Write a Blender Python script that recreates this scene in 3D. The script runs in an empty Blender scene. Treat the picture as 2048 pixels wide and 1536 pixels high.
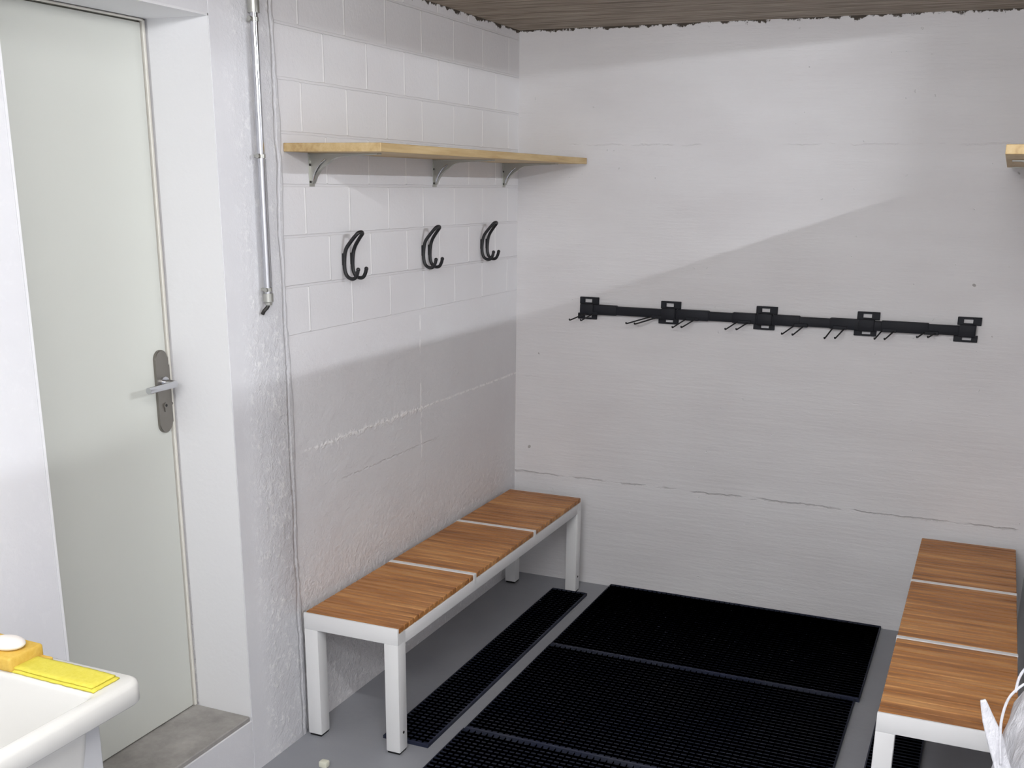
import bpy, bmesh, math, random
from mathutils import Vector, Matrix
random.seed(7)
S = bpy.context.scene
C = S.collection
PI = math.pi

# ------------------------------------------------------------------ helpers
def bx(bm, x0, x1, y0, y1, z0, z1, bev=0.0, seg=2):
    m = Matrix.Translation(((x0+x1)/2, (y0+y1)/2, (z0+z1)/2)) @ Matrix.Diagonal((abs(x1-x0), abs(y1-y0), abs(z1-z0), 1))
    r = bmesh.ops.create_cube(bm, size=1, matrix=m)
    if bev > 0:
        es = list({e for v in r['verts'] for e in v.link_edges})
        bmesh.ops.bevel(bm, geom=es, offset=bev, segments=seg, affect='EDGES', profile=0.5)

def tube(bm, pts, r, n=10, cap=True):
    """round tube through a list of points; r a radius or a list"""
    P = [Vector(p) for p in pts]
    rs = r if isinstance(r, (list, tuple)) else [r]*len(P)
    rings = []
    up = None
    for i, p in enumerate(P):
        t = (P[min(i+1, len(P)-1)] - P[max(i-1, 0)]).normalized()
        if up is None:
            up = Vector((0, 0, 1)) if abs(t.z) < 0.9 else Vector((1, 0, 0))
        a = (up - t*up.dot(t)).normalized()
        up = a
        b = t.cross(a)
        rings.append([bm.verts.new(p + (a*math.cos(2*PI*k/n) + b*math.sin(2*PI*k/n))*rs[i]) for k in range(n)])
    for i in range(len(P)-1):
        for k in range(n):
            bm.faces.new((rings[i][k], rings[i][(k+1) % n], rings[i+1][(k+1) % n], rings[i+1][k]))
    if cap:
        bm.faces.new(rings[0][::-1]); bm.faces.new(rings[-1])

def smooth_path(pts, k=6):
    """Catmull-Rom through points"""
    P = [Vector(p) for p in pts]
    out = []
    for i in range(len(P)-1):
        p0 = P[max(i-1, 0)]; p1 = P[i]; p2 = P[i+1]; p3 = P[min(i+2, len(P)-1)]
        for j in range(k):
            t = j/k
            out.append(0.5*((2*p1) + (p2-p0)*t + (2*p0-5*p1+4*p2-p3)*t*t + (-p0+3*p1-3*p2+p3)*t**3))
    out.append(P[-1])
    return out

def prism(bm, poly, axis, a, b):
    """extrude 2-D polygon along axis from a to b"""
    def mk(p, c):
        return {'x': (c, p[0], p[1]), 'y': (p[0], c, p[1]), 'z': (p[0], p[1], c)}[axis]
    A = [bm.verts.new(mk(p, a)) for p in poly]
    B = [bm.verts.new(mk(p, b)) for p in poly]
    n = len(poly)
    bm.faces.new(A[::-1]); bm.faces.new(B)
    for i in range(n):
        bm.faces.new((A[i], A[(i+1) % n], B[(i+1) % n], B[i]))

def obj(name, bm, mat, parent=None, smooth=False, loc=None):
    """meshes are given in the coordinates of their parent (or world, shifted by loc)"""
    bmesh.ops.recalc_face_normals(bm, faces=bm.faces)
    if loc is not None and parent is None:
        bmesh.ops.translate(bm, verts=bm.verts, vec=-Vector(loc))
    me = bpy.data.meshes.new(name)
    bm.to_mesh(me); bm.free()
    o = bpy.data.objects.new(name, me)
    me.materials.append(mat)
    if smooth:
        me.polygons.foreach_set('use_smooth', [True]*len(me.polygons))
    C.objects.link(o)
    if parent is not None:
        o.parent = parent
    elif loc is not None:
        o.location = loc
    return o

def tag(o, label=None, cat=None, group=None, kind=None):
    if label: o['label'] = label
    if cat: o['category'] = cat
    if group: o['group'] = group
    if kind: o['kind'] = kind
    return o

def thing(name, loc, label, cat, group=None):
    o = bpy.data.objects.new(name, None)
    o.empty_display_size = 0.1
    C.objects.link(o); o.location = loc
    return tag(o, label, cat, group)

def copy_thing(root, loc, label):
    r = root.copy(); C.objects.link(r); r.location = loc; r['label'] = label
    for ch in list(root.children):
        c = ch.copy(); C.objects.link(c); c.parent = r
        for g in list(ch.children):
            d = g.copy(); C.objects.link(d); d.parent = c
    return r

def sm_by_angle(o, deg=35):
    me = o.data
    me.polygons.foreach_set('use_smooth', [True]*len(me.polygons))
    me.set_sharp_from_angle(angle=math.radians(deg))
    return o

# ------------------------------------------------------------------ materials
def srgb(r, g, b):
    f = lambda c: (c/12.92 if c <= 0.04045 else ((c+0.055)/1.055)**2.4)
    return (f(r/255), f(g/255), f(b/255), 1)

def mat(name, col, rough=0.5, metal=0.0, spec=0.5):
    m = bpy.data.materials.new(name); m.use_nodes = True
    b = m.node_tree.nodes['Principled BSDF']
    b.inputs['Base Color'].default_value = col
    b.inputs['Roughness'].default_value = rough
    b.inputs['Metallic'].default_value = metal
    b.inputs['Specular IOR Level'].default_value = spec
    return m

class NT:
    def __init__(s, m):
        s.t = m.node_tree; s.b = s.t.nodes['Principled BSDF']
    def n(s, typ, **kw):
        nd = s.t.nodes.new(typ)
        for k, v in kw.items():
            if k.startswith('i_'):
                nd.inputs[k[2:].replace('_', ' ')].default_value = v
            else:
                setattr(nd, k, v)
        return nd
    def l(s, a, b): s.t.links.new(a, b)
    def math(s, op, a, b=None, c=None):
        nd = s.t.nodes.new('ShaderNodeMath'); nd.operation = op
        for i, v in enumerate((a, b, c)):
            if v is None: continue
            if isinstance(v, (int, float)): nd.inputs[i].default_value = v
            else: s.l(v, nd.inputs[i])
        return nd.outputs[0]
    def pos(s):
        g = s.n('ShaderNodeNewGeometry')
        x = s.n('ShaderNodeSeparateXYZ'); s.l(g.outputs['Position'], x.inputs[0])
        return g.outputs['Position'], x.outputs[0], x.outputs[1], x.outputs[2]
    def scaled(s, vec, sc):
        m = s.n('ShaderNodeVectorMath', operation='MULTIPLY'); s.l(vec, m.inputs[0]); m.inputs[1].default_value = sc
        return m.outputs[0]
    def noise(s, vec, scale, detail=3, rough=0.5):
        nd = s.n('ShaderNodeTexNoise'); nd.inputs['Scale'].default_value = scale
        nd.inputs['Detail'].default_value = detail; nd.inputs['Roughness'].default_value = rough
        s.l(vec, nd.inputs['Vector']); return nd.outputs['Fac']
    def ramp(s, fac, stops):
        r = s.n('ShaderNodeValToRGB')
        while len(r.color_ramp.elements) < len(stops): r.color_ramp.elements.new(0.5)
        for e, (p, c) in zip(r.color_ramp.elements, stops):
            e.position = p; e.color = c
        s.l(fac, r.inputs[0]); return r.outputs[0]
    def mix(s, fac, a, b):
        m = s.n('ShaderNodeMix', data_type='RGBA')
        if isinstance(fac, (int, float)): m.inputs[0].default_value = fac
        else: s.l(fac, m.inputs[0])
        for v, i in ((a, 6), (b, 7)):
            if isinstance(v, tuple): m.inputs[i].default_value = v
            else: s.l(v, m.inputs[i])
        return m.outputs[2]
    def step(s, v, lo, hi):
        m = s.n('ShaderNodeMapRange', interpolation_type='SMOOTHSTEP')
        s.l(v, m.inputs[0]); m.inputs[1].default_value = lo; m.inputs[2].default_value = hi
        return m.outputs[0]
    def bump(s, h, dist, strength=1.0, prev=None):
        b = s.n('ShaderNodeBump'); b.inputs['Strength'].default_value = strength
        b.inputs['Distance'].default_value = dist; s.l(h, b.inputs['Height'])
        if prev is not None: s.l(prev, b.inputs['Normal'])
        return b.outputs[0]

WALL = srgb(226, 225, 227)
DARK = srgb(70, 62, 54)

def ragged(N, P, z, base):
    """unpainted concrete showing along the top edge of the paint"""
    nz = N.noise(N.scaled(P, (1, 1, 1)), 16, 5, 0.65)
    h = N.math('ADD', z, N.math('MULTIPLY', N.math('SUBTRACT', nz, 0.5), 0.09))
    return N.mix(N.step(h, 2.442, 2.447), base, DARK)

def wall_block_mat():
    m = mat('painted_block_wall', WALL, 0.62, spec=0.3); N = NT(m)
    P, x, y, z = N.pos()
    u = N.math('ADD', y, 26.0-0.020); v = N.math('ADD', z, 0.1515*20-1.354)
    w1 = N.noise(P, 9, 2)
    w2 = N.math('MULTIPLY', N.math('SUBTRACT', w1, 0.5), 0.006)
    cb = N.n('ShaderNodeCombineXYZ'); N.l(N.math('ADD', u, w2), cb.inputs[0]); N.l(N.math('ADD', v, w2), cb.inputs[1])
    br = N.n('ShaderNodeTexBrick', offset=0.5, offset_frequency=2, squash_frequency=2)
    N.l(cb.outputs[0], br.inputs['Vector'])
    br.inputs['Scale'].default_value = 1; br.inputs['Mortar Size'].default_value = 0.0050
    br.inputs['Mortar Smooth'].default_value = 0.45
    br.inputs['Brick Width'].default_value = 0.26; br.inputs['Row Height'].default_value = 0.1515
    area = N.math('MULTIPLY', N.step(z, 1.345, 1.362), N.step(y, -1.80, -1.79))
    patch = N.math('ADD', 0.35, N.math('MULTIPLY', 0.9, N.noise(P, 2.3, 2)))
    # horizontal beds are mostly filled with paint: measure the distance to the nearest bed
    fr = N.math('FRACT', N.math('DIVIDE', v, 0.1515))
    bed = N.math('ABSOLUTE', N.math('SUBTRACT', fr, 0.5))
    bedm = N.step(bed, 0.455, 0.475)
    vert = N.math('MULTIPLY', N.math('SUBTRACT', 1.0, bedm), br.outputs['Fac'])
    vj = N.math('MULTIPLY', N.math('MULTIPLY', vert, area), patch)
    hj = N.math('MULTIPLY', N.math('MULTIPLY', N.math('MULTIPLY', bedm, br.outputs['Fac']), area), patch)
    low = N.math('SUBTRACT', 1.0, N.step(z, 1.30, 1.40))
    # rough lower plaster
    fine = N.noise(N.scaled(P, (1, 1, 1)), 70, 5, 0.65)
    mid = N.noise(N.scaled(P, (1, 1, 2.2)), 9, 4, 0.6)
    # ragged formwork seams
    def seam(z0, w, amp, y0=None, y1=None):
        d = N.math('ABSOLUTE', N.math('SUBTRACT', N.math('ADD', z, N.math('MULTIPLY', N.math('SUBTRACT', N.noise(P, 24, 4, .7), 0.5), amp)), z0))
        s_ = N.math('SUBTRACT', 1.0, N.step(d, w*0.3, w))
        s_ = N.math('MULTIPLY', s_, N.step(N.noise(P, 46, 3, .6), 0.36, 0.56))
        if y0 is not None:
            s_ = N.math('MULTIPLY', s_, N.math('MULTIPLY', N.step(y, y0-.05, y0+.05), N.math('SUBTRACT', 1.0, N.step(y, y1-.05, y1+.05))))
        return s_
    s1 = seam(0.976, 0.007, 0.016, -1.72, 0.1)
    s1b = seam(0.976, 0.018, 0.075, -1.66, -0.85)
    s2 = seam(0.83, 0.005, 0.02, -1.5, -0.8)
    dv = N.math('ABSOLUTE', N.math('SUBTRACT', N.math('ADD', y, N.math('MULTIPLY', N.math('SUBTRACT', N.noise(P, 12, 3, .6), 0.5), 0.02)), -0.93))
    s3 = N.math('MULTIPLY', N.math('MULTIPLY', N.math('SUBTRACT', 1.0, N.step(dv, 0.002, 0.007)), low), N.math('MULTIPLY', N.step(z, 0.72, 0.8), N.step(N.noise(P, 20, 2), .4, .55)))
    base_rough = N.math('SUBTRACT', 1.0, N.step(N.math('ADD', z, N.math('MULTIPLY', N.noise(P, 5, 2), .2)), 0.45, 0.85))
    h = N.math('ADD', N.math('MULTIPLY', vj, 0.0022), N.math('MULTIPLY', hj, -0.0022))
    h = N.math('ADD', h, N.math('MULTIPLY', fine, 0.0012))
    h = N.math('ADD', h, N.math('MULTIPLY', N.math('MULTIPLY', mid, low), 0.006))
    h = N.math('ADD', h, N.math('MULTIPLY', N.math('MULTIPLY', N.noise(P, 44, 4, .65), N.math('ADD', N.math('MULTIPLY', base_rough, 1.0), N.math('MULTIPLY', low, .3))), 0.0075))
    for s_, a in ((s1, 0.0012), (s1b, 0.0018), (s2, -0.002), (s3, 0.001)):
        h = N.math('ADD', h, N.math('MULTIPLY', s_, a))
    N.l(N.bump(h, 1.0, 0.9), N.b.inputs['Normal'])
    tone = N.ramp(N.noise(P, 1.7, 3), [(0.3, srgb(222, 220, 222)), (0.7, srgb(229, 229, 231))])
    bright = srgb(255, 254, 254)
    col = N.mix(N.math('MULTIPLY', N.math('ADD', vj, N.math('ADD', s1, N.math('ADD', N.math('MULTIPLY', s1b, .7), s3))), 0.8), tone, bright)  # lighter joints; highlights on the raised seams are painted in as bright colour
    spk = N.math('MULTIPLY', N.math('MULTIPLY', N.step(N.noise(P, 44, 4, .65), .56, .66), N.math('ADD', base_rough, N.math('MULTIPLY', low, .12))), .5)
    col = N.mix(spk, col, bright)
    col = N.mix(N.math('MULTIPLY', hj, 0.25), col, srgb(206, 204, 206))
    N.l(ragged(N, P, z, col), N.b.inputs['Base Color'])
    return m

def wall_concrete_mat():
    m = mat('painted_board_marked_concrete', WALL, 0.6, spec=0.3); N = NT(m)
    P, x, y, z = N.pos()
    streak = N.noise(N.scaled(P, (1, 1, 14)), 3.5, 5, 0.6)
    fine = N.noise(N.scaled(P, (1, 1, 4)), 30, 4, 0.6)
    pits = N.step(N.noise(P, 42, 2, 0.5), 0.735, 0.76)
    def seam(z0, sl, w, th):
        zz = N.math('ADD', N.math('SUBTRACT', z, z0), N.math('MULTIPLY', x, sl))
        d = N.math('ABSOLUTE', N.math('ADD', zz, N.math('MULTIPLY', N.math('SUBTRACT', N.noise(P, 10, 4, .7), 0.5), 0.035)))
        return N.math('MULTIPLY', N.math('SUBTRACT', 1.0, N.step(d, w*.3, w)), N.step(N.noise(N.scaled(P, (1, 1, 3)), 7, 3, .6), th, th+.14))
    s1 = seam(0.508, 0.0, 0.006, 0.40)
    s2 = seam(1.985, 0.0, 0.003, 0.45)
    s3 = seam(0.965, 0.0, 0.004, 0.55)
    h = N.math('ADD', N.math('MULTIPLY', streak, 0.0032), N.math('MULTIPLY', fine, 0.0014))
    h = N.math('ADD', h, N.math('MULTIPLY', pits, -0.003))
    h = N.math('ADD', h, N.math('MULTIPLY', N.math('ADD', s1, N.math('MULTIPLY', N.math('ADD', s2, s3), .5)), -0.004))
    N.l(N.bump(h, 1.0, 0.8), N.b.inputs['Normal'])
    col = N.ramp(N.noise(N.scaled(P, (1, 1, 3)), 1.8, 4), [(0.3, srgb(217, 215, 216)), (0.7, srgb(225, 224, 225))])
    col = N.mix(N.math('MULTIPLY', s1, 0.35), col, srgb(176, 172, 172))
    spot = N.step(N.noise(P, 20, 1, 0.4), 0.80, 0.82)
    col = N.mix(N.math('MULTIPLY', spot, 0.6), col, srgb(120, 112, 106))
    N.l(ragged(N, P, z, col), N.b.inputs['Base Color'])
    return m

def wall_rough_mat():
    m = mat('thick_painted_plaster', WALL, 0.6, spec=0.3); N = NT(m)
    P, x, y, z = N.pos()
    a = N.noise(P, 38, 5, 0.68)
    b = N.noise(P, 11, 3, 0.5)
    seamd = N.math('ABSOLUTE', N.math('ADD', N.math('SUBTRACT', y, -1.83), N.math('MULTIPLY', N.math('SUBTRACT', N.noise(P, 5, 4, .6), .5), .035)))
    sm = N.math('SUBTRACT', 1.0, N.step(seamd, .002, .009))
    # the part next to the door reveal is trowelled smooth
    rough = N.math('MULTIPLY', N.step(y, -2.07, -1.97), N.math('SUBTRACT', 1.0, N.math('MULTIPLY', .4, N.step(z, 1.2, 1.6))))
    rough = N.math('ADD', 0.12, rough)
    h = N.math('MULTIPLY', N.math('ADD', N.math('MULTIPLY', a, 0.0085), N.math('MULTIPLY', b, 0.005)), rough)
    h = N.math('ADD', h, N.math('MULTIPLY', sm, -0.0035))
    N.l(N.bump(h, 1.0, 0.8), N.b.inputs['Normal'])
    col = N.ramp(N.noise(P, 3, 4), [(0.3, srgb(220, 220, 224)), (0.7, srgb(228, 228, 231))])
    col = N.mix(N.math('MULTIPLY', N.math('MULTIPLY', N.step(a, .54, .64), rough), .55), col, srgb(250, 250, 250))
    N.l(ragged(N, P, z, col), N.b.inputs['Base Color'])
    return m

def smooth_wall_mat():
    m = mat('smooth_white_render', srgb(232, 232, 234), 0.6, spec=0.3); N = NT(m)
    P, x, y, z = N.pos()
    N.l(N.bump(N.noise(P, 60, 4), 0.0012, 0.6), N.b.inputs['Normal'])
    return m

def floor_mat():
    m = mat('grey_floor_paint', srgb(120, 122, 126), 0.5, spec=0.35); N = NT(m)
    P, x, y, z = N.pos()
    col = N.ramp(N.noise(P, 2.2, 4, .6), [(0.3, srgb(144, 146, 152)), (0.7, srgb(154, 156, 161))])
    N.l(col, N.b.inputs['Base Color'])
    N.l(N.bump(N.noise(P, 35, 4), 0.0015, 0.5), N.b.inputs['Normal'])
    return m

def ceil_mat():
    m = mat('raw_board_formed_concrete', srgb(112, 101, 90), 0.85, spec=0.15); N = NT(m)
    P, x, y, z = N.pos()
    g = N.noise(N.scaled(P, (1.2, 16, 1)), 3.2, 6, 0.65)
    fr = N.math('FRACT', N.math('MULTIPLY', N.math('ADD', y, 10), 1/0.13))
    ln = N.math('SUBTRACT', 1.0, N.step(N.math('ABSOLUTE', N.math('SUBTRACT', fr, .5)), 0.0, 0.05))
    col = N.ramp(g, [(0.28, srgb(112, 103, 94)), (0.5, srgb(162, 151, 139)), (0.75, srgb(198, 188, 174))])
    col = N.mix(N.math('MULTIPLY', ln, 0.55), col, srgb(78, 70, 62))
    N.l(col, N.b.inputs['Base Color'])
    h = N.math('ADD', N.math('MULTIPLY', g, .01), N.math('MULTIPLY', ln, -.006))
    N.l(N.bump(h, 1.0, 0.8), N.b.inputs['Normal'])
    return m

def sill_mat():
    m = mat('bare_concrete_sill', srgb(146, 142, 138), 0.85, spec=0.2); N = NT(m)
    P, x, y, z = N.pos()
    g = N.noise(P, 9, 6, .65)
    N.l(N.ramp(g, [(0.3, srgb(144, 141, 138)), (0.7, srgb(178, 175, 171))]), N.b.inputs['Base Color'])
    N.l(N.bump(N.noise(P, 50, 5), 0.004, 0.6), N.b.inputs['Normal'])
    return m

def wood_mat(name, stops, axis='x', sc=1.0, rough=0.45, coord='Object', slat=0.0, dist=0.0008):
    """fine grain running along one axis"""
    m = mat(name, stops[1][1], rough, spec=0.35); N = NT(m)
    tc = N.n('ShaderNodeTexCoord'); P = tc.outputs[coord]
    s3 = {'x': (1, 14, 14), 'y': (14, 1, 14)}[axis]
    oi = N.n('ShaderNodeObjectInfo')
    off = N.n('ShaderNodeVectorMath', operation='ADD'); N.l(P, off.inputs[0])
    cb = N.n('ShaderNodeCombineXYZ'); N.l(N.math('MULTIPLY', oi.outputs['Random'], 9.0), cb.inputs[0]); N.l(N.math('MULTIPLY', oi.outputs['Random'], 5.0), cb.inputs[2])
    N.l(cb.outputs[0], off.inputs[1])
    V = N.scaled(off.outputs[0], s3)
    g = N.noise(V, 4.5*sc, 6, 0.62)
    N.t.nodes[-1] if False else None
    g2 = N.noise(N.scaled(off.outputs[0], tuple(1.0 if k == 1 else 5.0 for k in s3)), 2.2*sc, 3, .5)
    f = N.math('ADD', N.math('MULTIPLY', g, 0.65), N.math('MULTIPLY', g2, 0.35))
    if slat:
        sep = N.n('ShaderNodeSeparateXYZ'); N.l(P, sep.inputs[0])
        w = N.n('ShaderNodeTexWhiteNoise', noise_dimensions='1D')
        N.l(N.math('FLOOR', N.math('DIVIDE', sep.outputs[1], slat)), w.inputs['W'])
        f = N.math('ADD', f, N.math('MULTIPLY', N.math('SUBTRACT', w.outputs['Value'], 0.5), 0.16))
    N.l(N.ramp(f, stops), N.b.inputs['Base Color'])
    N.l(N.bump(g, dist, 0.6), N.b.inputs['Normal'])
    return m

M_block = wall_block_mat(); M_conc = wall_concrete_mat(); M_rough = wall_rough_mat(); M_smooth = smooth_wall_mat()
M_floor = floor_mat(); M_ceil = ceil_mat(); M_sill = sill_mat()
M_deck = wood_mat('oiled_bamboo_slats', [(0.30, srgb(132, 84, 44)), (0.5, srgb(182, 125, 72)), (0.72, srgb(220, 166, 106))], 'x', 1.0, 0.42, slat=0.0327)
M_pine = wood_mat('pale_pine_board', [(0.32, srgb(168, 138, 92)), (0.5, srgb(194, 168, 122)), (0.7, srgb(210, 188, 146))], 'y', 0.8, 0.5)
M_white = mat('white_powder_coat', srgb(232, 232, 232), 0.38)
M_cap = mat('black_foot_plastic', srgb(16, 16, 17), 0.5)
M_blackmetal = mat('black_satin_metal', srgb(30, 30, 33), 0.42, spec=0.4)
M_blackpl = mat('black_plastic', srgb(25, 27, 34), 0.6, spec=0.3)
M_chrome = mat('polished_steel', srgb(205, 206, 210), 0.16, 1.0)
M_zinc = mat('zinc_plated_steel', srgb(182, 182, 176), 0.38, 0.85)
M_steel = mat('brushed_steel', srgb(136, 132, 126), 0.45, 0.85)
M_door = mat('cream_door_lacquer', srgb(209, 211, 204), 0.45)
M_frame = mat('cream_door_frame', srgb(226, 223, 214), 0.45)
M_gap = mat('dark_door_gap', srgb(92, 84, 74), 0.8)
M_sink = mat('white_glazed_ceramic', srgb(214, 213, 209), 0.18, spec=0.6)
M_cab = mat('light_grey_cabinet', srgb(184, 185, 188), 0.5)
M_soap = mat('white_soap', srgb(240, 234, 228), 0.5)
M_screw = mat('dark_screw_head', srgb(60, 58, 56), 0.5, 0.6)
M_ivory = mat('ivory_plastic', srgb(226, 226, 208), 0.5)

def mat_cloth(name, a, b, sc):
    m = mat(name, a, 0.8, spec=0.2); N = NT(m)
    P, x, y, z = N.pos()
    g = N.noise(P, sc, 4, .6)
    N.l(N.ramp(g, [(0.3, a), (0.7, b)]), N.b.inputs['Base Color'])
    N.l(N.bump(g, 0.002, 0.7), N.b.inputs['Normal'])
    return m
M_cloth = mat_cloth('yellow_cleaning_cloth', srgb(208, 196, 72), srgb(216, 205, 88), 90)
M_sponge = mat_cloth('ochre_sponge', srgb(206, 168, 74), srgb(216, 182, 92), 70)

def rubber_mat():
    m = mat('black_rubber_mat', srgb(17, 19, 26), 0.6, spec=0.25); N = NT(m)
    P, x, y, z = N.pos()
    N.l(N.ramp(N.noise(P, 3.5, 4, .6), [(0.35, srgb(36, 41, 60)), (0.65, srgb(50, 53, 64))]), N.b.inputs['Base Color'])
    return m
M_rubber = rubber_mat()

def bag_mat():
    m = mat('thin_white_plastic_film', srgb(214, 214, 219), 0.35, spec=0.5); N = NT(m)
    N.b.inputs['Subsurface Weight'].default_value = 0.0
    P, x, y, z = N.pos()
    g = N.noise(N.scaled(P, (1, 1, .45)), 22, 5, .65)
    N.l(N.bump(g, 0.02, 0.8), N.b.inputs['Normal'])
    # faint grey smudge of print on the film
    dx = N.math('DIVIDE', N.math('SUBTRACT', x, 2.146), .010); dz = N.math('DIVIDE', N.math('SUBTRACT', z, 0.775), .020)
    r2 = N.math('ADD', N.math('MULTIPLY', dx, dx), N.math('MULTIPLY', dz, dz))
    mk = N.math('MULTIPLY', N.math('SUBTRACT', 1.0, N.step(r2, .6, 1.1)), N.step(N.noise(N.scaled(P, (1, 1, 1.6)), 130, 2, .5), .46, .56))
    N.l(N.mix(N.math('MULTIPLY', mk, .7), srgb(214, 214, 219), srgb(84, 86, 92)), N.b.inputs['Base Color'])
    return m
M_bag = bag_mat()

def emit(name, col, st):
    m = bpy.data.materials.new(name); m.use_nodes = True
    nt = m.node_tree; nt.nodes.clear()
    e = nt.nodes.new('ShaderNodeEmission'); e.inputs[0].default_value = col; e.inputs[1].default_value = st
    o = nt.nodes.new('ShaderNodeOutputMaterial'); nt.links.new(e.outputs[0], o.inputs[0])
    return m

# ------------------------------------------------------------------ room shell
H = 2.45
YF = -5.4          # wall behind the photographer
def struct(name, bm, m, loc=None):
    return tag(obj(name, bm, m, loc=loc), kind='structure')

b = bmesh.new(); bx(b, -0.4, 4.6, YF-0.1, 0.1, -0.1, 0.0); struct('floor', b, M_floor)
b = bmesh.new(); bx(b, -0.4, 2.37, -1.85, 0.1, H, H+0.12); bx(b, -0.4, 2.72, YF-0.1, -1.85, H, H+0.12)
bx(b, 2.37, 4.6, YF-0.1, 0.1, 2.85, 2.95); struct('ceiling', b, M_ceil)
b = bmesh.new(); bx(b, -0.1, 4.6, 0.0, 0.12, 0, H+.45); struct('wall_back', b, M_conc)
# left wall with the door opening  (y -2.805..-2.10, z 0.195..2.245)
DY0, DY1, DZ0, DZ1 = -2.805, -2.10, 0.195, 2.243
b = bmesh.new()
bx(b, -0.4, 0, DY1, 0.0, 0, H)
bx(b, -0.4, 0, DY0, DY1, 0, DZ0-.001)
bx(b, -0.4, 0, DY0, DY1, DZ1, H)
bx(b, -0.4, 0, YF, DY0, 0, H)
struct('wall_left', b, M_block)
# smooth linings of the recess
b = bmesh.new()
bx(b, -0.19, 0.012, DY1-0.006, DY1+0.001, DZ0, DZ1)
bx(b, -0.19, 0.012, DY0-0.001, DY0+0.006, DZ0, DZ1)
bx(b, -0.19, 0.012, DY0, DY1, DZ1-0.006, DZ1+.001)
struct('trim_1', b, M_smooth)
# rough pilaster between the door and the block wall, with an uneven right edge
b = bmesh.new()
n = 90
lv = []; rv = []
for i in range(n+1):
    z = H*i/n
    e = -1.795 + 0.006*math.sin(z*7.3) + 0.007*(random.random()-.5)
    row = [b.verts.new((0.0, DY1-0.003, z)), b.verts.new((0.013, DY1-0.003, z)),
           b.verts.new((0.014, -1.95+0.004*math.sin(z*5), z)), b.verts.new((0.014, e-0.02, z)),
           b.verts.new((0.007, e-0.004, z)), b.verts.new((0.0, e, z))]
    lv.append(row)
for i in range(n):
    for k in range(5):
        b.faces.new((lv[i][k], lv[i][k+1], lv[i+1][k+1], lv[i+1][k]))
o = struct('trim_2', b, M_rough); sm_by_angle(o, 50)
# the same coat on the wall below, above and left of the opening
b = bmesh.new()
bx(b, -0.001, 0.012, YF, DY0, 0, H, 0.003, 1)
bx(b, -0.001, 0.012, DY0, DY1-0.003, 0, DZ0-0.012, 0.002, 1)
bx(b, -0.001, 0.012, DY0, DY1-0.003, DZ1, H)
struct('trim_3', b, M_rough)
# sill slab
b = bmesh.new(); bx(b, -0.24, 0.008, DY0+.006, DY1-.006, DZ0-0.02, DZ0+0.003, 0.003, 1); struct('trim_4', b, M_sill)

# right wall: solid up to 2 m, open above it into the next room, closed near the corner
b = bmesh.new()
bx(b, 2.25, 2.37, -1.85, 0.0, 0, 2.01)
bx(b, 2.25, 2.37, -0.55, 0.0, 2.01, H)
bx(b, 2.25, 2.37, -1.85, -0.55, 2.442, H+.45)
bx(b, 2.25, 2.37, -0.55, 0.0, H, H+.45)
bx(b, 2.37, 2.60, -1.85, -1.75, 0, 2.0)
bx(b, 2.60, 2.72, YF, -1.75, 0, 2.116)
bx(b, 2.60, 2.72, YF, -1.75, 2.441, H+.45)
bx(b, 2.37, 2.72, -1.85, -1.75, 2.43, H+.45)
struct('wall_right', b, M_smooth)
b = bmesh.new(); bx(b, 4.5, 4.6, YF, 0, 0, 2.9); struct('wall_far_right', b, M_smooth)
b = bmesh.new(); bx(b, -0.1, 4.6, YF-0.1, YF, 0, 2.9); struct('wall_front', b, M_smooth)

# ------------------------------------------------------------------ door
DX = -0.2
d = bpy.data.objects.new('door_1', None); C.objects.link(d); d.location = (DX, -2.12, DZ0+.003); d['kind'] = 'structure'
def loc(bm, p):
    bmesh.ops.translate(bm, verts=bm.verts, vec=-Vector(p)); return bm
DL = (DX, -2.12, DZ0+.003)
b = bmesh.new(); bx(b, DX-0.04, DX, -2.86, -2.122, DZ0+.007, DZ1-0.016, 0.002, 1)
obj('door_leaf', loc(b, DL), M_door, d)
b = bmesh.new()
bx(b, DX-0.045, DX+0.004, -2.117, -2.1065, DZ0+.003, DZ1-0.006, 0.002, 1)
bx(b, DX-0.045, DX+0.004, -2.90, -2.1065, DZ1-0.012, DZ1-0.006, 0.002, 1)
obj('door_frame', loc(b, DL), M_frame, d)
b = bmesh.new()
bx(b, DX-0.043, DX-0.006, -2.122, -2.117, DZ0+.003, DZ1-0.012)
bx(b, DX-0.043, DX-0.012, -2.86, -2.117, DZ0+.003, DZ0+.007)
obj('gap_strip', loc(b, DL), M_gap, d)  # dark strips put in for the shade of the gap round the leaf
# handle set
hy, hz0, hz1, hw = -2.152, 1.103, 1.347, 0.0265
b = bmesh.new()
poly = []
for k in range(13):
    a = PI*k/12; poly.append((hy+hw*math.cos(a), hz1-hw+hw*math.sin(a)))
for k in range(13):
    a = PI+PI*k/12; poly.append((hy+hw*math.cos(a), hz0+hw+hw*math.sin(a)))
prism(b, poly, 'x', DX, DX+0.009)
es = [e for e in b.edges if all(abs(v.co.x-(DX+.009)) < 1e-5 for v in e.verts)]
bmesh.ops.bevel(b, geom=es, offset=0.0025, segments=2, affect='EDGES')
plate = sm_by_angle(obj('handle_plate', loc(b, DL), M_steel, d), 40)
b = bmesh.new()
tube(b, [(DX+.0085, hy, 1.253), (DX+.017, hy, 1.253)], 0.017, 20)
pth = smooth_path([(DX+.012, hy, 1.253), (DX+.045, hy, 1.253), (DX+.056, hy-.006, 1.253), (DX+.060, hy-.020, 1.253), (DX+.060, hy-.07, 1.252), (DX+.060, hy-.122, 1.251)], 5)
tube(b, pth, 0.0095, 14)
sm_by_angle(obj('handle_lever', loc(b, DL), M_chrome, d), 40)
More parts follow.
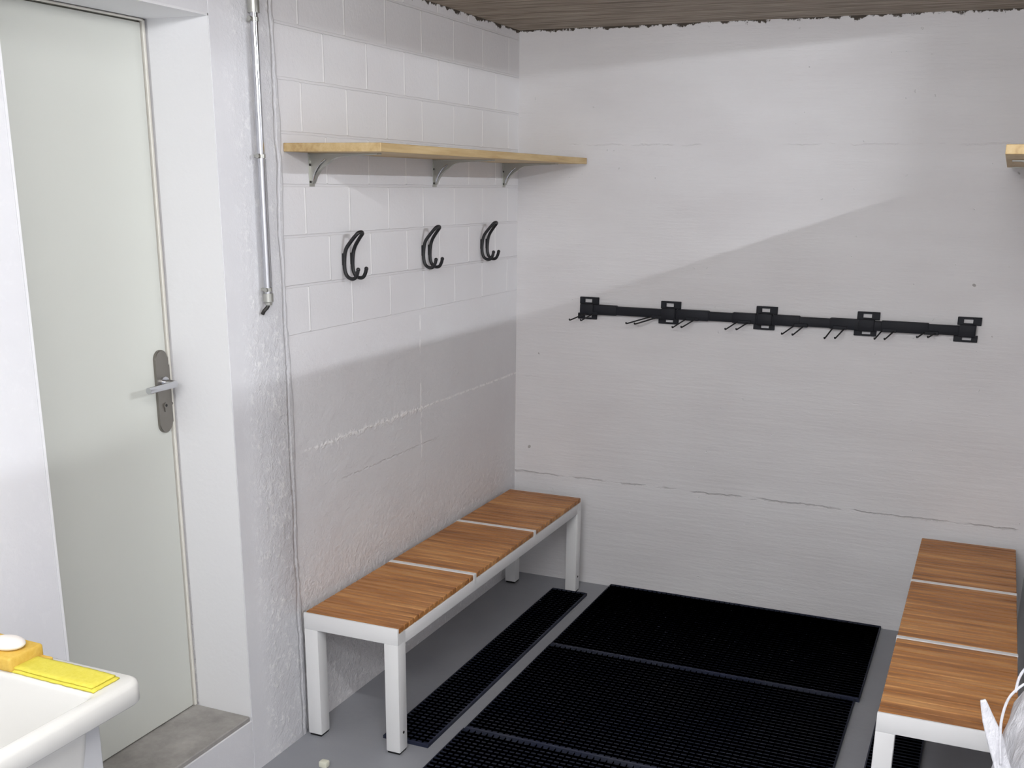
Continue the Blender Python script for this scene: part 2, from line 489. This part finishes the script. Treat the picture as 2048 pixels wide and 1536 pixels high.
b = bmesh.new(); tube(b, [(DX+.0085, hy, 1.185), (DX+.013, hy, 1.185)], 0.0085, 16)
bx(b, DX+.008, DX+.012, hy-.005, hy+.005, 1.166, 1.185)
obj('lock_cylinder', loc(b, DL), M_steel, plate)
b = bmesh.new(); tube(b, [(DX+.012, hy, 1.185), (DX+.0138, hy, 1.185)], 0.0042, 12)
obj('keyhole', loc(b, DL), M_cap, plate)
b = bmesh.new(); bx(b, DX-.02, DX+.005, -2.1215, -2.1175, 1.13, 1.30)
tube(b, [(DX-.001, -2.1195, 1.185), (DX+.007, -2.1195, 1.185)], 0.004, 10)
obj('strike_plate', loc(b, DL), M_steel, d)

# ------------------------------------------------------------------ benches
BW, BL, BH = 0.356, 1.708, 0.45
def make_bench(loc_, label):
    t = thing('bench', loc_, label, 'bench', 'white framed benches with wooden slat seats')
    lw = 0.052
    for sx in (0, 1):
        for sy in (0, 1):
            x0 = 0 if sx == 0 else BW-lw; y0 = -lw if sy == 0 else -BL
            bb = bmesh.new(); bx(bb, x0, x0+lw, y0, y0+lw, 0.008, 0.3925, 0.003, 2)
            leg = sm_by_angle(obj('leg', bb, M_white, t), 40)
            bb = bmesh.new(); bx(bb, x0+.003, x0+lw-.003, y0+.003, y0+lw-.003, 0.0, 0.009, 0.002, 1)
            obj('foot_cap', bb, M_cap, leg)
            bb = bmesh.new()
            fx = x0+lw if sx else x0
            s = 1 if sx else -1
            tube(bb, [(fx-.001*s, y0+.026, 0.075), (fx+.0015*s, y0+.026, 0.075)], 0.005, 12)
            obj('screw_hole', bb, M_screw, leg)
    bb = bmesh.new()
    for y0 in (-lw, -BL):                                   # end rails, flush with the seat
        near = y0 < -1
        bx(bb, 0, BW, y0+(.0088 if near else 0), y0+lw-(0 if near else .0088), 0.392, 0.4292)
        yl = y0 if near else y0+lw-.009
        bx(bb, 0, BW, yl, yl+.009, 0.392, 0.4490, 0.0018, 2)
    for x0 in (0.0, BW-0.034):                             # long side rails
        bx(bb, x0, x0+.034, -BL+lw-.001, -lw+.001, 0.384, 0.4285, 0.003, 2)
    bx(bb, .034, BW-.034, -.30, -.27, .395, .420); bx(bb, .034, BW-.034, -.86, -.83, .395, .420); bx(bb, .034, BW-.034, -1.43, -1.40, .395, .420)
    sm_by_angle(obj('frame', bb, M_white, t), 40)
    div = [-0.556, -1.131]
    dw = 0.022
    for yc in div:
        bb = bmesh.new()
        bx(bb, -0.0005, BW+.0005, yc-dw/2, yc+dw/2, 0.41, BH+.0005, 0.002, 1)
        obj('divider_bar', bb, M_white, t)
    edges = [(-0.0095, div[0]+dw/2+.002), (div[0]-dw/2-.002, div[1]+dw/2+.002), (div[1]-dw/2-.002, -BL+.0095)]
    for a, c in edges:
        bb = bmesh.new()
        k = 16; step = (a-c)/k
        for i in range(k):
            y1 = a-i*step; y0 = y1-step+.0040
            bx(bb, 0.0015, BW-.0015, y0, y1, 0.4295, BH-.0003, 0.0022, 1)
        bx(bb, 0.02, 0.05, c+.004, a-.004, 0.4288, 0.440); bx(bb, BW-.05, BW-.02, c+.004, a-.004, 0.4288, 0.440); bx(bb, .05, BW-.05, c+.004, a-.004, 0.434, 0.442)
        sm_by_angle(obj('slatted_seat', bb, M_deck, t), 40)
    return t
bench = make_bench((0.027, -0.112, 0), 'white framed bench with brown slatted seat below the long shelf and three black hooks')
copy_thing(bench, (1.849, -0.066, 0), 'white framed bench with brown slatted seat at the right edge, behind the white bag')

# ------------------------------------------------------------------ rubber mats
def make_mat(name, x0, x1, y0, y1, th, label, pitch=0.0225, groove=True, group=None):
    W = x1-x0; D = y1-y0
    bb = bmesh.new()
    nx = max(2, round((W-0.02)/pitch)); ny = max(2, round((D-0.02)/pitch))
    xs = [0]+[0.005+(W-0.01)*i/nx for i in range(nx+1)]+[W]
    ys = [0]+[0.005+(D-0.01)*i/ny for i in range(ny+1)]+[D]
    vs = [[bb.verts.new((x, y, th if 0 < i < len(xs)-1 and 0 < j < len(ys)-1 else th*.8)) for j, y in enumerate(ys)] for i, x in enumerate(xs)]
    cells = []
    for i in range(len(xs)-1):
        for j in range(len(ys)-1):
            f = bb.faces.new((vs[i][j], vs[i+1][j], vs[i+1][j+1], vs[i][j+1]))
            if 0 < i < len(xs)-2 and 0 < j < len(ys)-2: cells.append(f)
    bmesh.ops.inset_individual(bb, faces=cells, thickness=0.0042, depth=0)
    for f in cells:
        bmesh.ops.translate(bb, verts=f.verts, vec=(0, 0, -th*.62)) if False else None
        for v in f.verts: v.co.z -= th*.55
    # sides and underside
    bd = [e for e in bb.edges if e.is_boundary]
    r = bmesh.ops.extrude_edge_only(bb, edges=bd)
    nv = [v for v in r['geom'] if isinstance(v, bmesh.types.BMVert)]
    for v in nv: v.co.z = 0.0
    bmesh.ops.contextual_create(bb, geom=[e for e in bb.edges if e.is_boundary])
    bmesh.ops.translate(bb, verts=bb.verts, vec=(-W/2, -D/2, 0))
    o = obj(name, bb, M_rubber); o.location = ((x0+x1)/2, (y0+y1)/2, 0)
    return tag(o, label, 'mat', group)
make_mat('rubber_mat', 0.503, 1.727, -0.776, -0.008, 0.016, 'large black ribbed rubber mat against the back wall between the benches', group='large black floor mats')
make_mat('rubber_mat', 0.501, 1.712, -1.573, -0.780, 0.016, 'middle one of the three large black rubber mats laid edge to edge between the benches', group='large black floor mats')
make_mat('rubber_mat', 0.497, 1.709, -2.370, -1.577, 0.016, 'nearest of the three large black rubber mats, cut off by the bottom edge', group='large black floor mats')
make_mat('mat_strip', 0.270, 0.442, -1.736, -0.165, 0.014, 'long narrow black mat strip on the grey floor beneath the left bench')
make_mat('mat_strip', 1.800, 1.967, -1.66, -0.12, 0.014, 'narrow black mat strip seen under the right bench beside its front leg')

# ------------------------------------------------------------------ shelves
def bracket(yc, zt, sgn, wall_x, t, base):
    """pressed steel shelf bracket; sgn +1 sticks out towards +x"""
    def X(v): return wall_x+sgn*v
    L, Hh, w = 0.245, 0.100, 0.030
    bb = bmesh.new()
    a, c = sorted((X(0), X(0.0022))); bx(bb, a, c, yc-w/2, yc+w/2, zt-Hh, zt, 0.0006, 1)
    a, c = sorted((X(0), X(L))); bx(bb, a, c, yc-w/2, yc+w/2, zt-.0045, zt, 0.0006, 1)
    # curved gusset
    poly = [(X(0.002), zt-.002), (X(0.002), zt-Hh*.92)]
    for px, pz in ((.010, -.090), (.020, -.070), (.034, -.052), (.050, -.040), (.066, -.031), (.080, -.020), (.100, -.012), (.150, -.008), (.215, -.006)):
        poly.append((X(px), zt+pz))
    poly.append((X(L*.93), zt-.002))
    prism(bb, poly, 'y', yc-.008, yc+.008)
    br = obj('bracket', loc(bb, base), M_zinc, t)
    for z in (zt-Hh+.014, zt-.035):
        bb = bmesh.new()
        tube(bb, [(X(0.002), yc-.0105, z), (X(0.0055), yc-.0105, z)], 0.0035, 10)
        obj('screw', loc(bb, base), M_screw, br)
    bb = bmesh.new()
    tube(bb, smooth_path([(X(.012), yc-.0095, zt-.082), (X(.022), yc-.0115, zt-.058), (X(.040), yc-.0115, zt-.034), (X(.060), yc-.0095, zt-.018)], 4), 0.0028, 8)
    obj('stiffening_rib', loc(bb, base), M_chrome, br)
SB = (0.0, -1.78, 1.904)
sh = thing('wall_shelf', SB, 'long pale pine shelf on three steel brackets above the three hooks', 'shelf')
b = bmesh.new(); bx(b, 0.001, 0.335, -1.775, -0.035, 1.905, 1.930, 0.002, 2)
obj('shelf_board', loc(b, SB), M_pine, sh)
for yc in (-1.630, -0.800, -0.155): bracket(yc, 1.905, 1, 0.0, sh, SB)
SB2 = (2.25, -1.8, 1.899)
sh2 = thing('wall_shelf', SB2, 'short pine shelf end with steel bracket jutting in at the upper right edge', 'shelf')
b = bmesh.new(); bx(b, 1.989, 2.249, -1.80, -0.10, 1.899, 1.921, 0.002, 2)
obj('shelf_board', loc(b, SB2), M_pine, sh2)
for yc in (-1.25, -0.20): bracket(yc, 1.899, -1, 2.25, sh2, SB2)

# ------------------------------------------------------------------ double wire hooks
def make_hook(loc_, label):
    t = thing('coat_hook', loc_, label, 'hook', 'black double coat hooks on the block wall')
    sp = 0.026
    prof = [(0.052, 0.146), (0.036, 0.128), (0.016, 0.100), (0.009, 0.070), (0.008, 0.035), (0.016, 0.012), (0.032, 0.003), (0.047, 0.006), (0.056, 0.020), (0.060, 0.034)]
    up = smooth_path([(x, -sp+0.010*max(0, (z-.10)/.05) if True else 0, z) for x, z in prof], 5)
    bb = bmesh.new()
    right = [Vector((p.x, sp*(1 if p.z < .1 else 1-.30*(p.z-.1)/.046), p.z)) for p in smooth_path([(x, 0, z) for x, z in prof], 5)]
    left = [Vector((p.x, -p.y, p.z)) for p in right]
    # hairpin top joining both wires
    w = right[0].y
    arc = [Vector((0.052+0.006*math.sin(PI*k/8), -w*math.cos(PI*k/8), 0.146+0.008*math.sin(PI*k/8))) for k in range(1, 8)]
    tube(bb, left[::-1]+arc+right, 0.0062, 12)
    obj('hook_wire', bb, M_blackmetal, t, smooth=True)
    for q in (-1, 1):
        bb = bmesh.new()
        bx(bb, 0.0, 0.007, q*sp-.0045, q*sp+.0045, 0.045, 0.085, .002, 1)
        obj('wall_fixing', bb, M_blackmetal, t)
    for q in (-1, 1):
        e = right[-1]
        bb = bmesh.new()
        bmesh.ops.create_icosphere(bb, subdivisions=2, radius=0.0072, matrix=Matrix.Translation((e.x, q*e.y, e.z)))
        obj('hook_tip', bb, M_blackmetal, t, smooth=True)
    return t
hk = make_hook((0, -1.440, 1.508), 'black double coat hook on the block wall nearest the chrome pipe')
copy_thing(hk, (0, -0.882, 1.510), 'middle one of the three black double coat hooks under the shelf')
copy_thing(hk, (0, -0.362, 1.512), 'black double coat hook on the block wall closest to the room corner')

# ------------------------------------------------------------------ hook rail on the back wall
RB = (1.14, 0, 1.25)
rl = thing('hook_rail', RB, 'long black wall rail with eight double prong hooks on the back wall', 'hook rail')
b = bmesh.new()
bx(b, 0.33, 1.95, -0.031, -0.009, 1.2715, 1.3095, 0.005, 2)
rail = sm_by_angle(obj('rail_bar', loc(b, RB), M_blackpl, rl), 40)
for a, c in ((0.37, 0.49), (0.76, 0.90), (1.00, 1.10), (1.17, 1.28), (1.40, 1.56), (1.60, 1.78)):
    b = bmesh.new(); bx(b, a, c, -0.034, -0.007, 1.2695, 1.3130, 0.004, 2)
    sm_by_angle(obj('rail_sleeve', loc(b, RB), M_blackpl, rl), 40)
for i, xc in enumerate((0.352, 0.724, 1.136, 1.544, 1.923)):
    b = bmesh.new()
    w = 0.044
    # upper and lower tabs, each a frame around a slot
    for z0, z1, sx in ((1.312, 1.343, 0.004), (1.246, 1.272, -0.004)):
        x0 = xc-w+sx; x1 = xc+w+sx; s0 = xc-.017; s1 = xc+.017
        zm0 = z0+.007; zm1 = z1-.008
        bx(b, x0, s0, -0.012, -0.001, z0, z1, 0.0015, 1); bx(b, s1, x1, -0.012, -0.001, z0, z1, 0.0015, 1)
        bx(b, s0, s1, -0.012, -0.001, z0, zm0); bx(b, s0, s1, -0.012, -0.001, zm1, z1)
    bx(b, xc-.029, xc+.029, -0.012, -0.001, 1.27, 1.314)
    bx(b, xc-.031, xc+.031, -0.038, -0.005, 1.2685, 1.3145, 0.004, 2)
    cp = sm_by_angle(obj('wall_mount', loc(b, RB), M_blackpl, rl), 40)
PINS = [(0.351, 1.259, 0.296, 1.247), (0.38, 1.261, 0.348, 1.248), (0.65, 1.276, 0.557, 1.247), (0.683, 1.28, 0.595, 1.247), (0.799, 1.27, 0.762, 1.242), (0.838, 1.276, 0.801, 1.245), (1.018, 1.276, 0.989, 1.248), (1.064, 1.279, 1.035, 1.25), (1.256, 1.282, 1.223, 1.243), (1.293, 1.278, 1.266, 1.242), (1.407, 1.28, 1.394, 1.236), (1.454, 1.283, 1.435, 1.239), (1.599, 1.278, 1.587, 1.246), (1.646, 1.281, 1.625, 1.247), (1.76, 1.288, 1.745, 1.262), (1.801, 1.29, 1.785, 1.265)]
for k in range(0, len(PINS), 2):
    b = bmesh.new()
    xs = []
    for (sx_, sz_, tx, tz) in PINS[k:k+2]:
        xs.append(sx_)
        s0 = Vector((sx_+.012, -0.022, 1.278)); e0 = Vector((tx, -0.09, tz))
        midp = s0.lerp(e0, .35)+Vector((0, 0, 0.001))
        tube(b, smooth_path([s0, midp, s0.lerp(e0, .8), e0, e0+Vector((-.001, -.004, .004))], 4), 0.0031, 8)
        bmesh.ops.create_icosphere(b, subdivisions=2, radius=0.0034, matrix=Matrix.Translation(e0+Vector((-.001, -.004, .004))))
    hx = obj('hook', loc(b, RB), M_blackmetal, rl, smooth=True)
    b = bmesh.new(); m_ = sum(xs)/2+.012
    bx(b, m_-.028, m_+.028, -0.037, -0.006, 1.2685, 1.284, 0.002, 1)
    obj('hook_clip', loc(b, RB), M_blackpl, hx)

# ------------------------------------------------------------------ chrome pipe on the pilaster
PX, PY = 0.036, -1.936
PB = (0.014, PY, 1.46)
pp = thing('pipe', PB, 'vertical chrome conduit pipe clamped to the white pilaster beside the door', 'pipe')
b = bmesh.new()
tube(b, [(PX, PY, 1.495), (PX, PY, 2.285)], 0.0105, 20)
sm_by_angle(obj('pipe_tube', loc(b, PB), M_chrome, pp), 40)
b = bmesh.new(); tube(b, [(PX-.004, PY+.020, 1.50), (PX-.004, PY+.020, 1.88)], 0.0048, 12)
sm_by_angle(obj('thin_tube', loc(b, PB), M_chrome, pp), 40)
b = bmesh.new(); tube(b, [(PX, PY, 2.265), (PX, PY, 2.30), (PX, PY, 2.302), (PX, PY, 2.325)], [.0165, .0165, .013, .013], 18)
tube(b, [(PX, PY, 2.32), (PX, PY, 2.449)], 0.0115, 16)
sm_by_angle(obj('pipe_coupling', loc(b, PB), M_zinc, pp), 40)
b = bmesh.new(); tube(b, [(PX, PY, 1.502), (PX, PY, 1.478), (PX, PY, 1.476), (PX, PY, 1.468)], [.0150, .0150, .011, .010], 18)
sm_by_angle(obj('end_fitting', loc(b, PB), M_zinc, pp), 40)
b = bmesh.new(); tube(b, smooth_path([(PX, PY, 1.472), (PX-.002, PY-.004, 1.462), (PX-.008, PY-.012, 1.452), (PX-.014, PY-.013, 1.442)], 4), 0.0055, 10)
obj('drip_spout', loc(b, PB), M_screw, pp, smooth=True)
for z, yo in ((2.248, -0.024), (1.888, -0.019), (1.513, -0.014)):
    b = bmesh.new()
    tube(b, [(PX, PY, z-.005), (PX, PY, z+.005)], 0.0128, 18)
    bx(b, 0.014, PX, PY-.004, PY+.004, z-.004, z+.004)
    tube(b, [(PX, PY+yo*.4, z), (PX+.003, PY+yo, z)], 0.0035, 8)
    tube(b, [(PX+.003, PY+yo-.004, z), (PX+.003, PY+yo+.004, z)], 0.0065, 10)
    sm_by_angle(obj('pipe_clamp', loc(b, PB), M_zinc, pp), 40)

# ------------------------------------------------------------------ sink
def rrect(x0, x1, y0, y1, r, k=6):
    pts = []
    for cx_, cy_, a0 in ((x1-r, y1-r, 0), (x0+r, y1-r, PI/2), (x0+r, y0+r, PI), (x1-r, y0+r, 3*PI/2)):
        for i in range(k+1):
            a = a0+PI/2*i/k; pts.append((cx_+r*math.cos(a), cy_+r*math.sin(a)))
    return pts
def loft(bm, loops):
    R = [[bm.verts.new(p) for p in L] for L in loops]
    for i in range(len(R)-1):
        m_ = len(R[i])
        for k in range(m_):
            bm.faces.new((R[i][k], R[i][(k+1) % m_], R[i+1][(k+1) % m_], R[i+1][k]))
    return R
ZR = 0.862
SKX0, SKX1, SKY0, SKY1 = 0.014, 0.532, -3.80, -3.098
KB = (0.014, -3.45, 0)
sk = thing('utility_sink', KB, 'white utility sink with rounded rim in the bottom left corner, beside the door recess', 'sink')
def L(ins, z, r, back=0.0): return [(p[0], p[1], z) for p in rrect(SKX0+ins, SKX1-ins, SKY0+ins, SKY1-ins-back, r)]
b = bmesh.new()
led = 0.072           # flat ledge along the far end
R = loft(b, [L(0.036, ZR-0.058, .012), L(0.006, ZR-0.050, .030), L(0.0, ZR-0.044, .034), L(0.0, ZR-0.010, .034), L(0.003, ZR-0.003, .033), L(0.010, ZR, .028),
             L(0.026, ZR, .020, led), L(0.032, ZR-0.003, .020, led), L(0.036, ZR-0.010, .022, led), L(0.044, ZR-0.15, .035, led), L(0.060, ZR-0.19, .05, led), L(0.10, ZR-0.205, .05, led)])
b.faces.new(R[-1])
sm_by_angle(obj('basin', loc(b, KB), M_sink, sk), 50)
b = bmesh.new(); bx(b, SKX0+.01, SKX1-.062, SKY0+.03, SKY1-.083, 0.06, ZR-0.052, 0.004, 2)
b.faces.ensure_lookup_table()
top = [f for f in b.faces if f.normal.z > .9 and f.calc_center_median().z > .5]
bmesh.ops.delete(b, geom=top, context='FACES')
obj('cabinet_body', loc(b, KB), M_cab, sk)
b = bmesh.new(); bx(b, SKX1-.062, SKX1-.046, SKY0+.034, SKY1-.087, 0.075, ZR-0.075, 0.003, 2)
dr = obj('cabinet_door', loc(b, KB), M_cab, sk)
b = bmesh.new(); bx(b, SKX0+.04, SKX1-.09, SKY0+.05, SKY1-.11, 0.0, 0.062)
obj('plinth', loc(b, KB), M_cab, sk)

# yellow cloth lying on the far ledge
def grid_cloth(x0, x1, y0, y1, z, th, amp, nx=26, ny=10, shear=0.0, seed=1):
    rnd = random.Random(seed)
    bb = bmesh.new()
    V = []
    for i in range(nx+1):
        for j in range(ny+1):
            u, v = i/nx, j/ny
            x = x0+(x1-x0)*u; y = y0+(y1-y0)*v+shear*u
            edge = min(u, 1-u, v, 1-v)
            h = th*min(1, edge*9+.55)+amp*(math.sin(u*9+v*3)+.6*math.sin(u*17-v*5))*.5
            V.append(bb.verts.new((x+rnd.uniform(-1, 1)*.0012, y+rnd.uniform(-1, 1)*.0012, z+h)))
    g = lambda i, j: V[i*(ny+1)+j]
    for i in range(nx):
        for j in range(ny):
            bb.faces.new((g(i, j), g(i+1, j), g(i+1, j+1), g(i, j+1)))
    bd = [e for e in bb.edges if e.is_boundary]
    r = bmesh.ops.extrude_edge_only(bb, edges=bd)
    for v in [v for v in r['geom'] if isinstance(v, bmesh.types.BMVert)]: v.co.z = z
    bmesh.ops.contextual_create(bb, geom=[e for e in bb.edges if e.is_boundary])
    return bb
CB = (0.40, -3.155, ZR+.0005)
cl = thing('cleaning_cloth', CB, 'bright yellow folded cleaning cloth lying flat on the far rim of the sink', 'cloth')
obj('lower_fold', loc(grid_cloth(0.275, 0.494, -3.196, -3.124, ZR+.0005, .006, .0004, shear=-.004), CB), M_cloth, cl, smooth=True)
obj('upper_fold', loc(grid_cloth(0.272, 0.488, -3.192, -3.127, ZR+.0068, .005, .0005, shear=-.004, seed=3), CB), M_cloth, cl, smooth=True)
GB = (0.20, -3.15, ZR+.0005)
sp = thing('sponge', GB, 'ochre yellow sponge on the sink rim at the left edge with the soap on top', 'sponge')
b = bmesh.new(); bx(b, 0.125, 0.280, -3.200, -3.112, ZR+.0006, ZR+.034, 0.006, 3)
for v in b.verts:
    v.co.z += 0.002*math.sin(v.co.x*60)*(v.co.z > ZR+.02)
sm_by_angle(obj('sponge_pad', loc(b, GB), M_sponge, sp), 50)
b = bmesh.new(); bx(b, 0.245, 0.308, -3.192, -3.116, ZR+.0007, ZR+.009, 0.003, 2)
bmesh.ops.translate(b, verts=b.verts, vec=(0, 0, .0)); o = obj('folded_edge', loc(b, GB), M_sponge, sp)
b = bmesh.new()
bmesh.ops.create_uvsphere(b, u_segments=28, v_segments=14, radius=1, matrix=Matrix.Translation((0.232, -3.158, ZR+.043)) @ Matrix.Diagonal((.040, .029, .0125, 1)))
tag(obj('soap_bar', b, M_soap, smooth=True, loc=(0.232, -3.158, ZR+.031)), 'oval white soap bar lying on the ochre sponge', 'soap')

# ------------------------------------------------------------------ white plastic bag
def blob_bag():
    cx_, cy_ = 2.36, -2.30
    rnd = random.Random(5)
    bb = bmesh.new(); n = 72
    prof = [(0.0, .02), (0.10, .005), (0.20, .0), (0.262, .03), (0.285, .14), (0.290, .34), (0.288, .50), (0.282, .62), (0.272, .72), (0.245, .79), (0.19, .84), (0.11, .865), (0.0, .87)]
    prof = [(p[0], p[1]) for p in prof]
    fine = []
    for i in range(len(prof)-1):
        for j in range(4):
            t = j/4; fine.append((prof[i][0]*(1-t)+prof[i+1][0]*t, prof[i][1]*(1-t)+prof[i+1][1]*t))
    fine.append(prof[-1])
    fine = fine[1:-1]
    ph = [rnd.uniform(0, 6.28) for _ in range(6)]
    rings = []
    for r, z in fine:
        ring = []
        for k in range(n):
            a = 2*PI*k/n
            w = min(1, z/.25+.15)
            f = 1+w*(.030*math.sin(7*a+ph[0]+z*4)+.022*math.sin(13*a+ph[1]-z*9)+.014*math.sin(23*a+ph[2]+z*15))
            f -= .10*max(0, z-.70)/.2*abs(math.sin(5*a+ph[3]))
            ring.append(bb.verts.new((cx_+r*f*math.cos(a)*.80, cy_+r*f*math.sin(a), max(0, z+.010*w*math.sin(9*a+z*22)))))
        rings.append(ring)
    for i in range(len(rings)-1):
        for k in range(n):
            bb.faces.new((rings[i][k], rings[i][(k+1) % n], rings[i+1][(k+1) % n], rings[i+1][k]))
    bb.faces.new(rings[0][::-1]); bb.faces.new(rings[-1])
    return bb
BB = (2.36, -2.30, 0)
bag = thing('plastic_bag', BB, 'white plastic bag with pointed ear and cord loop in the lower right corner', 'bag')
obj('bag_body', loc(blob_bag(), BB), M_bag, bag, smooth=True)
def leaf(pts, widths, thick, nrm):
    """flattened pointed flap along a path"""
    P = smooth_path(pts, 6); n_ = len(P)
    bb = bmesh.new(); rings = []
    for i, p in enumerate(P):
        t = (P[min(i+1, n_-1)]-P[max(i-1, 0)]).normalized()
        s = t.cross(Vector(nrm)).normalized(); nn = s.cross(t)
        f = i/(n_-1)*(len(widths)-1); a = int(min(f, len(widths)-2)); w = widths[a]*(1-(f-a))+widths[a+1]*(f-a)
        rings.append([bb.verts.new(p+s*w*math.cos(2*PI*k/12)+nn*thick*math.sin(2*PI*k/12)*(1+.4*math.cos(4*PI*k/12))) for k in range(12)])
    for i in range(n_-1):
        for k in range(12):
            bb.faces.new((rings[i][k], rings[i][(k+1) % 12], rings[i+1][(k+1) % 12], rings[i+1][k]))
    bb.faces.new(rings[0][::-1]); bb.faces.new(rings[-1])
    return bb
o = obj('knot_ear', loc(leaf([(2.142, -2.52, 0.71), (2.127, -2.52, 0.75), (2.112, -2.52, 0.793), (2.096, -2.52, 0.83), (2.081, -2.52, 0.87)], [.018, .015, .016, .012, .005], .005, (0.3, -1, .2)), BB), M_bag, bag, smooth=True)
b = bmesh.new(); tube(b, smooth_path([(2.128, -2.53, 0.745), (2.121, -2.53, 0.797), (2.118, -2.53, 0.839), (2.123, -2.53, 0.88), (2.134, -2.53, 0.904), (2.153, -2.53, 0.924), (2.179, -2.53, 0.92)], 6), 0.0026, 8)
tube(b, smooth_path([(2.135, -2.53, 0.902), (2.137, -2.53, 0.93), (2.145, -2.53, 0.952), (2.16, -2.53, 0.971), (2.182, -2.53, 0.967)], 6), 0.0026, 8)
obj('tie_cord', loc(b, BB), M_bag, bag, smooth=True)

# ------------------------------------------------------------------ small block on the floor
b = bmesh.new(); bx(b, 0.180, 0.2085, -1.995, -1.970, 0.0005, 0.022, 0.004, 2)
tag(sm_by_angle(obj('floor_block', b, M_ivory, loc=(0.195, -1.98, 0)), 40), 'tiny ivory plastic block on the grey floor in front of the left bench', 'block')

# ------------------------------------------------------------------ lighting
G = (2.10, 3.1, 0.56, 0.02)
def luminaire(name, p0, p1, z, r, strength, col, label, zc):
    t = thing(name, ((p0[0]+p1[0])/2, (p0[1]+p1[1])/2, z), label, 'lamp', 'ceiling lamps')
    o_ = t.location
    bb = bmesh.new(); tube(bb, [(p0[0], p0[1], z), (p1[0], p1[1], z)], r, 12)
    obj('lamp_tube', loc(bb, o_), emit(name+'_glow', col, strength), t, smooth=True)
    bb = bmesh.new()
    x0, x1 = sorted((p0[0], p1[0])); y0, y1 = sorted((p0[1], p1[1])); k = .03
    bx(bb, x0-k, x1+k, y0-k, y1+k, z+.035, zc, .004, 1)
    for p in (p0, p1): bx(bb, p[0]-.012, p[0]+.012, p[1]-.012, p[1]+.012, z-.012, z+.036)
    obj('lamp_housing', loc(bb, o_), M_white, t)
luminaire('ceiling_lamp', (0.90, -3.57), (2.10, -3.57), 2.40, 0.013, 100*G[0], (0.985, 0.99, 1.0, 1), 'white batten lamp with bare tube on the ceiling above the sink', H-.0005)
luminaire('side_room_lamp', (3.80, -2.05), (3.80, -1.30), 2.55, 0.013, 200*G[1], (0.92, 0.95, 1.0, 1), 'white batten lamp with bare tube in the side room behind the right wall', 2.8495)
# soft fill lights added above and behind the camera, not lamps of the room
def area(name, locn, rot, sx, sy, p, col):
    l = bpy.data.lights.new(name, 'AREA'); l.shape = 'RECTANGLE'; l.size = sx; l.size_y = sy; l.energy = p; l.color = col
    o = bpy.data.objects.new(name, l); C.objects.link(o); o.location = locn; o.rotation_euler = rot
area('ceiling_fill_light', (1.5, -4.75, 2.40), (math.radians(20), 0, 0), 1.6, .5, 100*G[2], (.975, .985, 1))
area('room_bounce_light', (1.4, -5.3, 1.5), (math.radians(90), 0, 0), 2.2, 1.8, 100*G[3], (1, .98, .97))
w = bpy.data.worlds.new('World'); S.world = w; w.use_nodes = True
w.node_tree.nodes['Background'].inputs[0].default_value = (.5, .5, .5, 1); w.node_tree.nodes['Background'].inputs[1].default_value = 0.05

# ------------------------------------------------------------------ camera
cx, cy, cz, yaw, pitch, roll, f, ppx, ppy = 2.0095730786, -4.6641674180, 1.8212671898, -0.4024900506, -0.2841253285, 0.0122431598, 2197.9372885, 13.773237920, 241.2880430
F = Vector((math.sin(yaw)*math.cos(pitch), math.cos(yaw)*math.cos(pitch), math.sin(pitch)))
R_ = Vector((math.cos(yaw), -math.sin(yaw), 0)); U_ = R_.cross(F)
R2 = math.cos(roll)*R_+math.sin(roll)*U_; U2 = -math.sin(roll)*R_+math.cos(roll)*U_
cam = bpy.data.cameras.new('Camera'); co = bpy.data.objects.new('Camera', cam); C.objects.link(co)
mw = Matrix((R2, U2, -F)).transposed().to_4x4(); mw.translation = Vector((cx, cy, cz))
co.matrix_world = mw
cam.sensor_fit = 'HORIZONTAL'; cam.sensor_width = 36; cam.lens = f/2048*36
cam.shift_x = -ppx/2048; cam.shift_y = ppy/2048
cam.clip_start = 0.05
S.camera = co
S.view_settings.view_transform = 'Standard'
S.view_settings.look = 'None'
S.view_settings.exposure = 0.0
S.cycles.max_bounces = 8
S.cycles.diffuse_bounces = 6
S.cycles.sample_clamp_indirect = 4.0
S.cycles.use_denoising = True
